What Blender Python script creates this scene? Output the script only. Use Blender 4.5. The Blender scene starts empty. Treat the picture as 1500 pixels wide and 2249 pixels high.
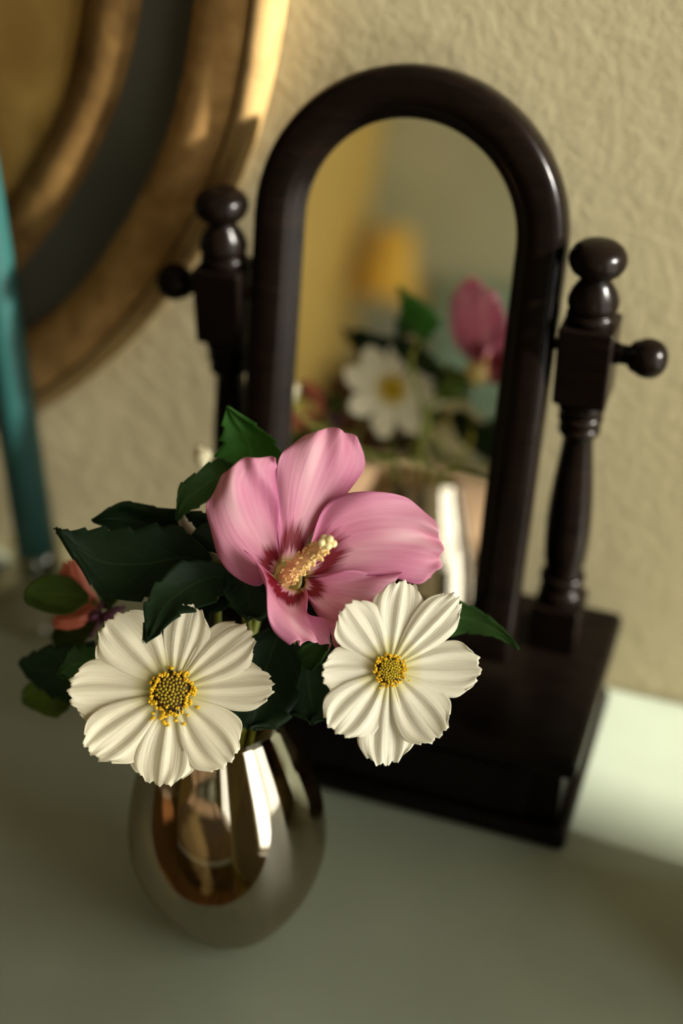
import bpy, bmesh, math, random
from mathutils import Vector, Matrix, noise
PI = math.pi
T = 0.80                      # height of the dresser top above the floor
scene = bpy.context.scene
COL = scene.collection

# ------------------------------------------------------------------ camera
PITCH, YAW, H = math.radians(35.0), math.radians(19.5), 0.53
FWD = Vector((-math.sin(YAW)*math.cos(PITCH), math.cos(YAW)*math.cos(PITCH), -math.sin(PITCH)))
RGT = Vector((math.cos(YAW), math.sin(YAW), 0.0))
UPV = RGT.cross(FWD)
EYE = Vector((0, 0, T + H))
cam = bpy.data.cameras.new('camera')
cam.sensor_fit = 'VERTICAL'; cam.sensor_height = 36.0; cam.sensor_width = 24.0
cam.lens = 50.0; cam.clip_start = 0.02; cam.clip_end = 50
cam.dof.use_dof = True; cam.dof.focus_distance = 0.532; cam.dof.aperture_fstop = 3.1
cam_o = bpy.data.objects.new('camera', cam); COL.objects.link(cam_o)
cam_o.matrix_world = Matrix(((RGT.x, UPV.x, -FWD.x, EYE.x), (RGT.y, UPV.y, -FWD.y, EYE.y), (RGT.z, UPV.z, -FWD.z, EYE.z), (0, 0, 0, 1)))
scene.camera = cam_o

# ------------------------------------------------------------------ world, sun, daylight at the windows, exposure
world = bpy.data.worlds.new('world'); scene.world = world; world.use_nodes = True
world.node_tree.nodes['Background'].inputs[0].default_value = (1.0, 0.96, 0.88, 1)
world.node_tree.nodes['Background'].inputs[1].default_value = 3.4

def add_light(name, kind, loc, direction, energy, color, **kw):
    l = bpy.data.lights.new(name, kind); l.energy = energy; l.color = color
    for k, v in kw.items(): setattr(l, k, v)
    o = bpy.data.objects.new(name, l); COL.objects.link(o); o.location = loc
    o.rotation_euler = Vector(direction).to_track_quat('-Z', 'Y').to_euler()
    return o
add_light('sun_offscreen', 'SUN', (4, 0.3, 3), (-1, 0.092, -0.52), 17.5, (1.0, 0.93, 0.84), angle=math.radians(3.2))
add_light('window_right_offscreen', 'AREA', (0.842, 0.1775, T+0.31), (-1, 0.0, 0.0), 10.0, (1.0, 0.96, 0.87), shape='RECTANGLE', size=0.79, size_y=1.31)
vs = scene.view_settings
vs.view_transform = 'Standard'; vs.look = 'None'; vs.gamma = 1.0; vs.use_curve_mapping = False
vs.exposure = 0.58
scene.cycles.max_bounces = 10; scene.cycles.transparent_max_bounces = 24
scene.cycles.use_denoising = True

# ------------------------------------------------------------------ helpers
def lin(r, g, b):
    f = lambda c: (c/255/12.92 if c <= 10.3 else ((c/255+0.055)/1.055)**2.4)
    return (f(r), f(g), f(b), 1.0)

class NT:
    """small node-tree writer"""
    def __init__(s, name):
        s.m = bpy.data.materials.new(name); s.m.use_nodes = True
        s.t = s.m.node_tree; s.t.nodes.clear()
        s.out = s.t.nodes.new('ShaderNodeOutputMaterial')
    def n(s, kind, **ins):
        nd = s.t.nodes.new('ShaderNode' + kind)
        for k, v in ins.items():
            if k.startswith('_'): setattr(nd, k[1:], v); continue
            key = int(k[1:]) if k[0] == 'i' and k[1:].isdigit() else k.replace('__', ' ')
            s.set(nd, key, v)
        return nd
    def set(s, nd, key, v):
        sock = nd.inputs[key]
        if isinstance(v, bpy.types.NodeSocket): s.t.links.new(v, sock)
        else: sock.default_value = v
    def ramp(s, fac, stops, interp='LINEAR'):
        r = s.t.nodes.new('ShaderNodeValToRGB'); r.color_ramp.interpolation = interp
        e = r.color_ramp.elements
        e[0].position, e[0].color = stops[0]; e[1].position, e[1].color = stops[-1]
        for p, c in stops[1:-1]:
            x = e.new(p); x.color = c
        s.t.links.new(fac, r.inputs[0]); return r.outputs[0]
    def math(s, op, a, b=0.0, clamp=False):
        nd = s.t.nodes.new('ShaderNodeMath'); nd.operation = op; nd.use_clamp = clamp
        s.set(nd, 0, a); s.set(nd, 1, b); return nd.outputs[0]
    def mix(s, fac, a, b, blend='MIX'):
        nd = s.t.nodes.new('ShaderNodeMix'); nd.data_type = 'RGBA'; nd.blend_type = blend
        s.set(nd, 0, fac); s.set(nd, 6, a); s.set(nd, 7, b); return nd.outputs[2]
    def bump(s, height, strength, dist):
        nd = s.n('Bump', Strength=strength, Distance=dist, Height=height); return nd.outputs[0]
    def finish(s, shader):
        s.t.links.new(shader, s.out.inputs[0]); return s.m

def mat_basic(name, color, rough=0.5, var=0.12, scale=40.0, bump=0.0, bdist=0.002, metallic=0.0, spec=0.5, stretch=(1, 1, 1), coat=0.0):
    t = NT(name)
    co = t.n('TexCoord').outputs['Object']
    mp = t.n('Mapping', Vector=co, Scale=stretch).outputs[0]
    nz = t.n('TexNoise', Vector=mp, Scale=scale, Detail=5.0).outputs[0]
    dark = tuple(c*(1-var) for c in color[:3]) + (1,); lite = tuple(min(1, c*(1+var)) for c in color[:3]) + (1,)
    c = t.ramp(nz, [(0.3, dark), (0.7, lite)])
    p = t.n('BsdfPrincipled', Base__Color=c, Roughness=rough, Metallic=metallic)
    p.inputs['Specular IOR Level'].default_value = spec
    p.inputs['Coat Weight'].default_value = coat
    p.inputs['Coat Roughness'].default_value = 0.12
    if bump: t.set(p, 'Normal', t.bump(nz, bump, bdist))
    return t.finish(p.outputs[0])

def mat_wood(name, c1, c2, rough=0.3, scale=(6, 6, 60), coat=0.3, bump=0.1):
    t = NT(name)
    co = t.n('TexCoord').outputs['Object']
    mp = t.n('Mapping', Vector=co, Scale=scale).outputs[0]
    nz = t.n('TexNoise', Vector=mp, Scale=4.0, Detail=8.0, Distortion=0.6).outputs[0]
    c = t.ramp(nz, [(0.3, c1), (0.72, c2)])
    p = t.n('BsdfPrincipled', Base__Color=c, Roughness=rough)
    p.inputs['Coat Weight'].default_value = coat; p.inputs['Coat Roughness'].default_value = 0.15; p.inputs['Specular IOR Level'].default_value = 0.09
    if bump: t.set(p, 'Normal', t.bump(nz, bump, 0.0008))
    return t.finish(p.outputs[0])

def mat_petal_white(name, warm):
    t = NT(name)
    uv = t.n('UVMap').outputs[0]; sp = t.n('SeparateXYZ', Vector=uv)
    u, v = sp.outputs[0], sp.outputs[1]
    st = t.n('Mapping', Vector=uv, Scale=(26, 1.4, 1)).outputs[0]
    vein = t.n('TexNoise', Vector=st, Scale=1.0, Detail=3.0).outputs[0]
    base = t.ramp(v, [(0.0, lin(196, 186, 70)), (0.13, lin(226, 218, 150)), (0.34, warm), (1.0, warm)])
    c = t.mix(t.math('MULTIPLY', t.math('SUBTRACT', vein, 0.5, True), 0.8), base, lin(196, 186, 140))
    bm = t.bump(vein, 0.55, 0.0006)
    d = t.n('BsdfDiffuse', Color=c, Normal=bm).outputs[0]
    tr = t.n('BsdfTranslucent', Color=c, Normal=bm).outputs[0]
    g = t.n('BsdfGlossy', Color=(1, 1, 1, 1), Roughness=0.45, Normal=bm).outputs[0]
    m1 = t.n('MixShader', Fac=0.28, i1=d, i2=tr).outputs[0]
    m2 = t.n('MixShader', Fac=0.04, i1=m1, i2=g).outputs[0]
    return t.finish(m2)

def mat_petal_pink(name):
    t = NT(name)
    uv = t.n('UVMap').outputs[0]; sp = t.n('SeparateXYZ', Vector=uv)
    u, v = sp.outputs[0], sp.outputs[1]
    st = t.n('Mapping', Vector=uv, Scale=(20, 1.6, 1)).outputs[0]
    vein = t.n('TexNoise', Vector=st, Scale=1.0, Detail=3.0).outputs[0]
    blot = t.n('TexNoise', Vector=t.n('Mapping', Vector=uv, Scale=(1.6, 0.8, 1)).outputs[0], Scale=1.4, Detail=1.0).outputs[0]
    pink = t.ramp(t.math('ADD', t.math('MULTIPLY', vein, 0.25), t.math('MULTIPLY', blot, 0.8)),
                  [(0.36, lin(216, 122, 162)), (0.54, lin(232, 166, 188)), (0.74, lin(244, 206, 214))])
    edge = t.math('POWER', t.math('ABSOLUTE', t.math('MULTIPLY', t.math('SUBTRACT', u, 0.5), 2.0)), 3.0)
    pink = t.mix(t.math('MULTIPLY', edge, 0.55), pink, lin(206, 106, 160))
    rim = t.math('SUBTRACT', v, t.math('MULTIPLY', t.math('SUBTRACT', vein, 0.5), 0.22))
    # the throat blotch is a stain narrower than the petal
    side = t.math('MULTIPLY', edge, 0.22)
    eye = t.ramp(t.math('ADD', rim, side), [(0.0, (0, 0, 0, 1)), (0.06, (0, 0, 0, 1)), (0.10, (1, 1, 1, 1)), (0.20, (1, 1, 1, 1)), (0.29, (0, 0, 0, 1))])
    c = t.mix(eye, pink, lin(132, 8, 36))
    c = t.mix(t.ramp(v, [(0.0, (1, 1, 1, 1)), (0.06, (0, 0, 0, 1))]), c, lin(206, 176, 110))
    bm = t.bump(vein, 0.3, 0.0008)
    d = t.n('BsdfDiffuse', Color=c, Normal=bm).outputs[0]
    tr = t.n('BsdfTranslucent', Color=c, Normal=bm).outputs[0]
    m1 = t.n('MixShader', Fac=0.3, i1=d, i2=tr).outputs[0]
    g = t.n('BsdfGlossy', Color=(1, 1, 1, 1), Roughness=0.5, Normal=bm).outputs[0]
    return t.finish(t.n('MixShader', Fac=0.03, i1=m1, i2=g).outputs[0])

def mat_leaf(name, c1, c2, vein_c, transl=0.3):
    t = NT(name)
    uv = t.n('UVMap').outputs[0]; sp = t.n('SeparateXYZ', Vector=uv)
    u, v = sp.outputs[0], sp.outputs[1]
    au = t.math('ABSOLUTE', t.math('SUBTRACT', u, 0.5))
    mid = t.math('LESS_THAN', au, 0.012)
    w = t.math('ABSOLUTE', t.math('SUBTRACT', t.math('FRACT', t.math('MULTIPLY', t.math('SUBTRACT', v, t.math('MULTIPLY', au, 0.55)), 7.0)), 0.5))
    lat = t.math('LESS_THAN', w, 0.03)
    veins = t.math('MAXIMUM', mid, t.math('MULTIPLY', lat, 0.5))
    nz = t.n('TexNoise', Vector=t.n('TexCoord').outputs['Object'], Scale=60.0, Detail=4.0).outputs[0]
    c = t.ramp(nz, [(0.3, c1), (0.7, c2)])
    c = t.mix(t.math('MULTIPLY', veins, 0.55), c, vein_c)
    bm = t.bump(t.math('SUBTRACT', nz, veins), 0.25, 0.001)
    p = t.n('BsdfPrincipled', Base__Color=c, Roughness=0.55, Normal=bm)
    p.inputs['Specular IOR Level'].default_value = 0.16
    tr = t.n('BsdfTranslucent', Color=t.mix(0.5, c, vein_c), Normal=bm).outputs[0]
    return t.finish(t.n('MixShader', Fac=transl, i1=p.outputs[0], i2=tr).outputs[0])

def mat_glass(name, tint, gloss_c, fac0, fac1, rough=0.0):
    """thin glass: tinted see-through with a mirror-like lustre that grows to the edge"""
    t = NT(name)
    fr = t.n('LayerWeight', Blend=0.35).outputs['Facing']
    f = t.math('ADD', fac0, t.math('MULTIPLY', t.math('POWER', fr, 2.0), fac1), True)
    a = t.n('BsdfTransparent', Color=tint).outputs[0]
    g = t.n('BsdfGlossy', Color=gloss_c, Roughness=rough).outputs[0]
    return t.finish(t.n('MixShader', Fac=f, i1=a, i2=g).outputs[0])

def mat_plaster(name, c1, c2, bump=0.5):
    t = NT(name)
    co = t.n('TexCoord').outputs['Object']
    big = t.n('TexNoise', Vector=co, Scale=5.0, Detail=4.0).outputs[0]
    fine = t.n('TexNoise', Vector=co, Scale=150.0, Detail=6.0, Roughness=0.62).outputs[0]
    lump = t.n('TexNoise', Vector=co, Scale=75.0, Detail=2.0).outputs[0]
    c = t.ramp(big, [(0.3, c1), (0.7, c2)])
    h = t.math('ADD', t.math('MULTIPLY', fine, 0.6), lump)
    p = t.n('BsdfPrincipled', Base__Color=c, Roughness=0.85, Normal=t.bump(h, bump, 0.003))
    p.inputs['Specular IOR Level'].default_value = 0.2
    return t.finish(p.outputs[0])

M = {}
M['plaster'] = mat_plaster('plaster', lin(160, 150, 116), lin(166, 156, 123), 0.10)
M['sage_wall'] = mat_plaster('sage_plaster', lin(184, 188, 156), lin(192, 194, 164), 0.15)
M['cream'] = mat_plaster('cream_paint', lin(176, 166, 140), lin(184, 174, 148), 0.1)
M['ceiling'] = mat_plaster('ceiling_paint', lin(196, 190, 172), lin(204, 198, 180), 0.1)
M['floor'] = mat_wood('floor_board', lin(104, 66, 36), lin(140, 92, 52), 0.45, (3, 40, 3), 0.1)
M['dresser'] = mat_basic('sage_dresser_paint', lin(132, 139, 122), 0.42, 0.07, 14.0, 0.04, 0.002)
M['brass'] = mat_basic('old_brass', lin(150, 120, 60), 0.35, 0.1, 60, metallic=1.0)
M['walnut'] = mat_wood('dark_walnut', lin(6, 4, 3), lin(14, 8, 5), 0.24, (8, 8, 50), 0.0)
M['walnut_h'] = mat_wood('dark_walnut_base', lin(6, 4, 3), lin(13, 8, 5), 0.28, (10, 40, 60), 0.0)
M['bronze_lustre'] = None
M['white_paint'] = mat_basic('white_window_paint', lin(222, 218, 206), 0.4, 0.04, 10)
M['petal_w'] = mat_petal_white('cosmos_petal', lin(244, 240, 220))
M['petal_w2'] = mat_petal_white('cosmos_petal_warm', lin(246, 240, 214))
M['petal_pink'] = mat_petal_pink('hibiscus_petal')
M['disc'] = mat_basic('disc_floret', lin(176, 152, 36), 0.6, 0.3, 900)
M['disc_gold'] = mat_basic('disc_floret_bright', lin(206, 182, 30), 0.6, 0.25, 900)
M['pollen'] = mat_basic('yellow_pollen', lin(236, 190, 24), 0.7, 0.12, 900)
M['anther'] = mat_basic('brown_anther', lin(70, 48, 16), 0.7, 0.2, 900)
M['column'] = mat_basic('staminal_column', lin(240, 206, 138), 0.6, 0.15, 500, 0.4, 0.001)
M['throat'] = mat_basic('pale_throat', lin(196, 176, 104), 0.6, 0.2, 300)
M['stigma'] = mat_basic('stigma_lobes', lin(244, 226, 170), 0.6, 0.06, 500)
M['stem'] = mat_basic('green_stem', lin(126, 134, 46), 0.5, 0.2, 80)
M['stem_y'] = mat_basic('yellow_green_stem', lin(160, 156, 56), 0.5, 0.15, 80)
M['sepal'] = mat_leaf('sepal_green', lin(60, 84, 30), lin(88, 108, 44), lin(130, 140, 70))
M['leaf_dark'] = mat_leaf('dark_leaf', lin(18, 35, 17), lin(28, 49, 24), lin(50, 76, 40), 0.12)
M['leaf_mid'] = mat_leaf('mid_leaf', lin(40, 72, 30), lin(58, 92, 42), lin(104, 130, 74), 0.25)
M['leaf_bright'] = mat_leaf('bright_leaf', lin(56, 112, 40), lin(80, 138, 58), lin(120, 168, 84), 0.45)
M['leaf_olive'] = mat_leaf('olive_leaf', lin(58, 80, 22), lin(78, 98, 34), lin(104, 120, 52), 0.3)
M['salmon'] = mat_basic('salmon_petal', lin(206, 112, 88), 0.6, 0.15, 120)
M['purple'] = mat_basic('wilted_purple_petal', lin(112, 66, 92), 0.6, 0.2, 200)
M['bud_w'] = mat_basic('white_bud', lin(232, 224, 186), 0.6, 0.06, 200)
M['vase'] = mat_glass('smoky_lustre_glass', (0.44, 0.38, 0.29, 1), (0.82, 0.75, 0.62, 1), 0.34, 0.45, 0.015)
M['vase_in'] = mat_glass('smoky_glass_inside', (0.93, 0.91, 0.86, 1), (0.8, 0.75, 0.6, 1), 0.03, 0.12, 0.02)
M['water'] = mat_glass('water', (0.93, 0.93, 0.86, 1), (1, 1, 1, 1), 0.02, 0.2, 0.0)
M['pane'] = mat_glass('window_glass', (0.96, 0.97, 0.97, 1), (1, 1, 1, 1), 0.03, 0.3, 0.0)
M['clear'] = mat_glass('clear_glass', (0.88, 0.88, 0.82, 1), (0.95, 0.92, 0.84, 1), 0.12, 0.5, 0.04)
t_ = NT('mirror_silver'); M['mirror'] = t_.finish(t_.n('BsdfGlossy', Color=(0.95, 0.95, 0.92, 1), Roughness=0.0).outputs[0])
M['teal'] = mat_basic('teal_wax', lin(22, 62, 58), 0.45, 0.08, 30)
M['wick'] = mat_basic('wick', lin(40, 34, 28), 0.9, 0.1, 200)
M['ring_tan'] = mat_wood('tan_weathered_wood', lin(132, 100, 58), lin(176, 140, 86), 0.8, (14, 14, 14), 0.0, 0.4)
M['ring_rim'] = mat_wood('pale_rim_wood', lin(134, 108, 68), lin(160, 132, 86), 0.8, (16, 16, 16), 0.0, 0.3)
M['ring_slate'] = mat_basic('slate_paint', lin(56, 55, 43), 0.65, 0.1, 12)
M['ring_brown'] = mat_wood('brown_wood_ring', lin(80, 58, 30), lin(112, 86, 46), 0.7, (14, 14, 14), 0.0, 0.4)
M['ring_gold'] = mat_wood('golden_wood_dish', lin(138, 108, 54), lin(176, 144, 80), 0.6, (6, 6, 6), 0.0, 0.2)
M['mustard'] = mat_basic('mustard_paint', lin(216, 184, 100), 0.6, 0.06, 6)
M['mustard_cloth'] = mat_basic('ochre_linen', lin(186, 150, 78), 0.9, 0.1, 300, 0.2, 0.001)
M['shade'] = mat_basic('yellow_lamp_shade', lin(234, 190, 76), 0.8, 0.06, 60)
M['teal_cloth'] = mat_basic('pale_teal_bedspread', lin(140, 170, 150), 0.9, 0.08, 30, 0.2, 0.004)
M['tan_wool'] = mat_basic('tan_wool', lin(118, 92, 62), 0.95, 0.12, 60, 0.3, 0.003)
M['pillow'] = mat_basic('pillow_linen', lin(200, 204, 186), 0.9, 0.05, 30)
M['dark_wood2'] = mat_wood('stained_oak', lin(64, 44, 28), lin(92, 64, 40), 0.4, (6, 40, 6), 0.1)
M['ceramic'] = mat_basic('grey_ceramic', lin(120, 126, 116), 0.3, 0.1, 20)

def put(name, verts, faces, mats, parent=None, uvs=None, smooth=True, mi=None):
    me = bpy.data.meshes.new(name); me.from_pydata([tuple(v) for v in verts], [], faces)
    for m in (mats if isinstance(mats, (list, tuple)) else [mats]): me.materials.append(m)
    if smooth: me.polygons.foreach_set('use_smooth', [True]*len(faces))
    if mi: me.polygons.foreach_set('material_index', mi)
    if uvs:
        lay = me.uv_layers.new(name='UVMap')
        for l in me.loops: lay.data[l.index].uv = uvs[l.vertex_index]
    me.update()
    o = bpy.data.objects.new(name, me); COL.objects.link(o)
    if parent: o.parent = parent
    return o

class MB:
    """collects shapes of ONE part"""
    def __init__(s): s.v = []; s.f = []; s.m = []
    def add(s, vs, fs, mi=0):
        b = len(s.v); s.v += [Vector(v) for v in vs]; s.f += [tuple(i+b for i in f) for f in fs]; s.m += [mi]*len(fs); return s
    def box(s, x0, x1, y0, y1, z0, z1, mi=0):
        vs = [(x, y, z) for z in (z0, z1) for y in (y0, y1) for x in (x0, x1)]
        return s.add(vs, [(0, 2, 3, 1), (4, 5, 7, 6), (0, 1, 5, 4), (2, 6, 7, 3), (0, 4, 6, 2), (1, 3, 7, 5)], mi)
    def lathe(s, prof, c=(0, 0, 0), n=40, axis='z', mi=0, caps=True):
        vs = []; fs = []
        for r, h in prof:
            for k in range(n):
                a = 2*PI*k/n; x, y = r*math.cos(a), r*math.sin(a)
                p = {'z': (x, y, h), 'x': (h, x, y), 'y': (x, -h, y)}[axis]
                vs.append((c[0]+p[0], c[1]+p[1], c[2]+p[2]))
        for i in range(len(prof)-1):
            for k in range(n):
                k2 = (k+1) % n; fs.append((i*n+k, i*n+k2, (i+1)*n+k2, (i+1)*n+k))
        if caps:
            fs.append(tuple(range(n-1, -1, -1))); fs.append(tuple((len(prof)-1)*n+k for k in range(n)))
        return s.add(vs, fs, mi)
    def tube(s, pts, rad, n=10, mi=0):
        pts = [Vector(p) for p in pts]; N = len(pts); vs = []; fs = []
        rr = rad if isinstance(rad, (list, tuple)) else [rad]*N
        up = Vector((0.31, 0.2, 0.93))
        for i, p in enumerate(pts):
            d = (pts[min(i+1, N-1)]-pts[max(i-1, 0)]).normalized()
            a = d.cross(up)
            if a.length < 1e-3: a = d.cross(Vector((1, 0, 0)))
            a.normalize(); b = d.cross(a)
            vs += [p+(a*math.cos(2*PI*k/n)+b*math.sin(2*PI*k/n))*rr[i] for k in range(n)]
        for i in range(N-1):
            for k in range(n):
                k2 = (k+1) % n; fs.append((i*n+k, i*n+k2, (i+1)*n+k2, (i+1)*n+k))
        fs.append(tuple(range(n-1, -1, -1))); fs.append(tuple((N-1)*n+k for k in range(n)))
        return s.add(vs, fs, mi)
    def ball(s, c, r, squash=(1, 1, 1), n=8, m=6, mi=0):
        prof = [(max(1e-5, math.sin(PI*i/m)), -math.cos(PI*i/m)) for i in range(m+1)]
        vs = []; fs = []
        for q, h in prof:
            for k in range(n):
                a = 2*PI*k/n; vs.append((c[0]+r*squash[0]*q*math.cos(a), c[1]+r*squash[1]*q*math.sin(a), c[2]+r*squash[2]*h))
        for i in range(m):
            for k in range(n):
                k2 = (k+1) % n; fs.append((i*n+k, i*n+k2, (i+1)*n+k2, (i+1)*n+k))
        return s.add(vs, fs, mi)
    def build(s, name, mats, parent=None, smooth=False, bevel=0.0, seg=2, angle=None):
        o = put(name, s.v, s.f, mats, parent, smooth=smooth, mi=s.m)
        bm = bmesh.new(); bm.from_mesh(o.data)
        bmesh.ops.recalc_face_normals(bm, faces=bm.faces); bm.to_mesh(o.data); bm.free()
        if bevel:
            b = o.modifiers.new('bevel', 'BEVEL'); b.width = bevel; b.segments = seg; b.limit_method = 'ANGLE'
            o.data.polygons.foreach_set('use_smooth', [True]*len(o.data.polygons))
            w = o.modifiers.new('wn', 'WEIGHTED_NORMAL'); w.keep_sharp = True
        elif angle: o.data.set_sharp_from_angle(angle=angle)
        return o

def tag(o, label=None, cat=None, group=None, kind=None):
    if label: o['label'] = label
    if cat: o['category'] = cat
    if group: o['group'] = group
    if kind: o['kind'] = kind
    return o
def thing(name, loc, label, cat, group=None, basis=None):
    o = bpy.data.objects.new(name, None); COL.objects.link(o); o.empty_display_size = 0.02
    if basis: o.matrix_world = Matrix.Translation(Vector(loc)) @ basis.to_4x4()
    else: o.location = loc
    return tag(o, label, cat, group)
def struct(name, mb, m, parent=None, **kw):
    o = mb.build(name, m, parent, **kw)
    if parent is None: o['kind'] = 'structure'
    return o

def cr(pts, t):
    """Catmull-Rom through pts, t in 0..1"""
    n = len(pts)-1; x = min(max(t, 0), 1)*n; i = min(int(x), n-1); f = x-i
    p0 = pts[i-1] if i > 0 else pts[0]*2-pts[1]; p1 = pts[i]; p2 = pts[i+1]
    p3 = pts[i+2] if i+2 <= n else pts[n]*2-pts[n-1]
    return 0.5*((2*p1)+(p2-p0)*f+(2*p0-5*p1+4*p2-p3)*f*f+(3*p1-p0-3*p2+p3)*f**3)
def curve_pts(pts, n=16):
    pts = [Vector(p) for p in pts]; return [cr(pts, k/(n-1)) for k in range(n)]

def at(u, v, d):
    """a point of the bouquet: direction measured on the photograph, d = its own distance in metres"""
    return EYE + d*(FWD + RGT*((u-750)/3123) + UPV*((1124.5-v)/3123))

def skin(name, rows, m, parent, nu=22, nv=15, ruffle=0.0, rfreq=5, serr=0.0, sfreq=9, seed=0, thick=0.00025, inv=None, pleat=0.0, tipcut=0.0):
    """petal or leaf: rows (L, M, R) of points from base to tip, splined along and across"""
    L = [Vector(r[0]) for r in rows]; Mm = [Vector(r[1]) for r in rows]; R = [Vector(r[2]) for r in rows]
    vs = []; uv = []; fs = []
    for i in range(nu):
        t = i/(nu-1); a, b, c = cr(L, t), cr(Mm, t), cr(R, t)
        for j in range(nv):
            x = -1+2*j/(nv-1); s = x
            if serr:
                saw = (t*sfreq) % 1.0
                s = x*(1+0.9*serr-1.7*serr*saw*min(1, t*6)-0.6*serr*(0.5+0.5*math.sin(t*sfreq*2.2+seed+x)))
            p = a*(s*(s-1)/2)+b*(1-s*s)+c*(s*(s+1)/2)
            if ruffle or pleat:
                nrm = (c-a).cross(cr(Mm, min(1, t+0.02))-cr(Mm, max(0, t-0.02)))
                if nrm.length > 1e-12:
                    nrm.normalize()
                    e = max(abs(x), t)**4
                    k = ruffle*e*(math.sin(rfreq*(t*2.1+x*1.7)+seed)+0.6*math.sin(rfreq*2.3*(x+t*0.7)+seed*1.7))
                    k += pleat*t*math.cos(7*x+seed)
                    p = p+nrm*k
            if tipcut and i == nu-1:
                p = p+(cr(Mm, 1)-cr(Mm, 0.9))*tipcut*math.sin(9*x+seed)
            vs.append(p); uv.append((j/(nv-1), t))
    for i in range(nu-1):
        for j in range(nv-1):
            q = i*nv+j; fs.append((q, q+1, q+nv+1, q+nv))
    if inv: vs = [inv @ p for p in vs]
    o = put(name, vs, fs, m, parent, uv)
    if thick:
        sm = o.modifiers.new('thickness', 'SOLIDIFY'); sm.thickness = thick; sm.offset = 0
    return o

# ================================================================== THE ROOM
BW = 0.608           # face of the wall behind the dresser
RW = 0.75            # inner face of the wall with the windows
LW, FW, CH = -2.6, -2.7, 2.45
struct('floor', MB().box(LW-0.1, RW+0.15, FW-0.1, BW+0.1, -0.06, 0.0), M['floor'])
struct('ceiling', MB().box(LW-0.1, RW+0.15, FW-0.1, BW+0.1, CH, CH+0.06), M['ceiling'])
struct('wall_back', MB().box(LW-0.1, RW+0.15, BW, BW+0.1, 0, CH), M['plaster'])
struct('wall_left', MB().box(LW-0.1, LW, FW-0.1, BW, 0, CH), M['plaster'])
struct('wall_front', MB().box(LW, RW, FW-0.1, FW, 0, CH), M['sage_wall'])
WZ0, WZ1 = T-0.35, T+0.97
W1 = (-0.22, 0.575); W2 = (-2.2, -1.3)
wr = MB()
for y0, y1 in ((FW-0.1, W2[0]), (W2[1], W1[0]), (W1[1], BW)): wr.box(RW, RW+0.1, y0, y1, 0, CH)
for y0, y1 in (W1, W2):
    wr.box(RW, RW+0.1, y0, y1, 0, WZ0); wr.box(RW, RW+0.1, y0, y1, WZ1, CH)
struct('wall_right', wr, M['cream'])
def window(name, y0, y1, z0, z1, ny, nz, sill_y1):
    w = bpy.data.objects.new(name, None); COL.objects.link(w); w.location = (RW+0.05, (y0+y1)/2, z0); w['kind'] = 'structure'
    ox, oy, oz = w.location
    fr = 0.03
    f = MB()
    for a in ((y0, y0+fr, z0, z1), (y1-fr, y1, z0, z1), (y0+fr, y1-fr, z0, z0+fr), (y0+fr, y1-fr, z1-fr, z1)):
        f.box(-0.03, 0.03, a[0]-oy, a[1]-oy, a[2]-oz, a[3]-oz)
    f.build('window_frame', M['white_paint'], w, bevel=0.002)
    ys = [y0+fr+(y1-y0-2*fr)*k/ny for k in range(ny+1)]; zs = [z0+fr+(z1-z0-2*fr)*k/nz for k in range(nz+1)]
    for y in ys[1:-1]: MB().box(-0.014, 0.014, y-0.011-oy, y+0.011-oy, z0+fr-oz, z1-fr-oz).build('mullion', M['white_paint'], w, bevel=0.002)
    for z in zs[1:-1]: MB().box(-0.012, 0.012, y0+fr-oy, y1-fr-oy, z-0.011-oz, z+0.011-oz).build('glazing_bar', M['white_paint'], w, bevel=0.002)
    for i in range(ny):
        for k in range(nz):
            MB().box(-0.002, 0.002, ys[i]-oy, ys[i+1]-oy, zs[k]-oz, zs[k+1]-oz).build('pane', M['pane'], w)
    MB().box(-0.10, -0.031, y0-oy, sill_y1-oy, -0.02, -0.001).build('window_sill', M['white_paint'], w, bevel=0.003)
window('window_1', W1[0], W1[1], WZ0, WZ1, 2, 2, W1[1])
_w = bpy.data.objects['window_1']
_sh = MB().box(0.845-RW, 0.87-RW, 0.06-_w.location.y, 0.425-_w.location.y, -0.03, WZ1-WZ0+0.03).build('sun_blocker', M['white_paint'], _w, bevel=0.003)  # unseen board added outside the window to keep the sun off the flowers
for _k in range(3): MB().box(0.8705-RW, 0.882-RW, 0.09-_w.location.y, 0.395-_w.location.y, 0.04+_k*0.39, 0.36+_k*0.39).build('sun_blocker_panel', M['white_paint'], _sh, bevel=0.003)
window('added_window', W2[0], W2[1], WZ0, WZ1, 2, 3, W2[1])  # made-up second opening, added so the far end of the room gets light
struct('baseboard_front', MB().box(LW, RW, FW, FW+0.018, 0, 0.12), M['cream'], bevel=0.004)
struct('baseboard_left', MB().box(LW, LW+0.018, FW+0.02, BW, 0, 0.12), M['cream'], bevel=0.004)

# ================================================================== DRESSER
dr = thing('dresser', (-0.25, 0.4, 0), 'sage green painted dresser whose top carries the vase and the dark swing mirror', 'dresser')
DX0, DX1, DY0, DY1 = -0.95, 0.19, 0.285, 0.606
o_ = Vector((-0.25, 0.4, 0))
def dbox(*a):
    return MB().box(a[0]-o_.x, a[1]-o_.x, a[2]-o_.y, a[3]-o_.y, a[4], a[5])
dbox(DX0, DX1, DY0, DY1, T-0.028, T).build('dresser_top', M['dresser'], dr, bevel=0.005, seg=3)
dbox(DX0+0.03, DX1-0.03, DY0+0.035, DY1-0.006, 0.10, T-0.0285).build('dresser_body', M['dresser'], dr, bevel=0.003)
for sx in (DX0+0.035, DX1-0.085):
    for sy in (DY0+0.04, DY1-0.06):
        dbox(sx, sx+0.05, sy, sy+0.05, 0, 0.0995).build('leg', M['dresser'], dr, bevel=0.004)
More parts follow.
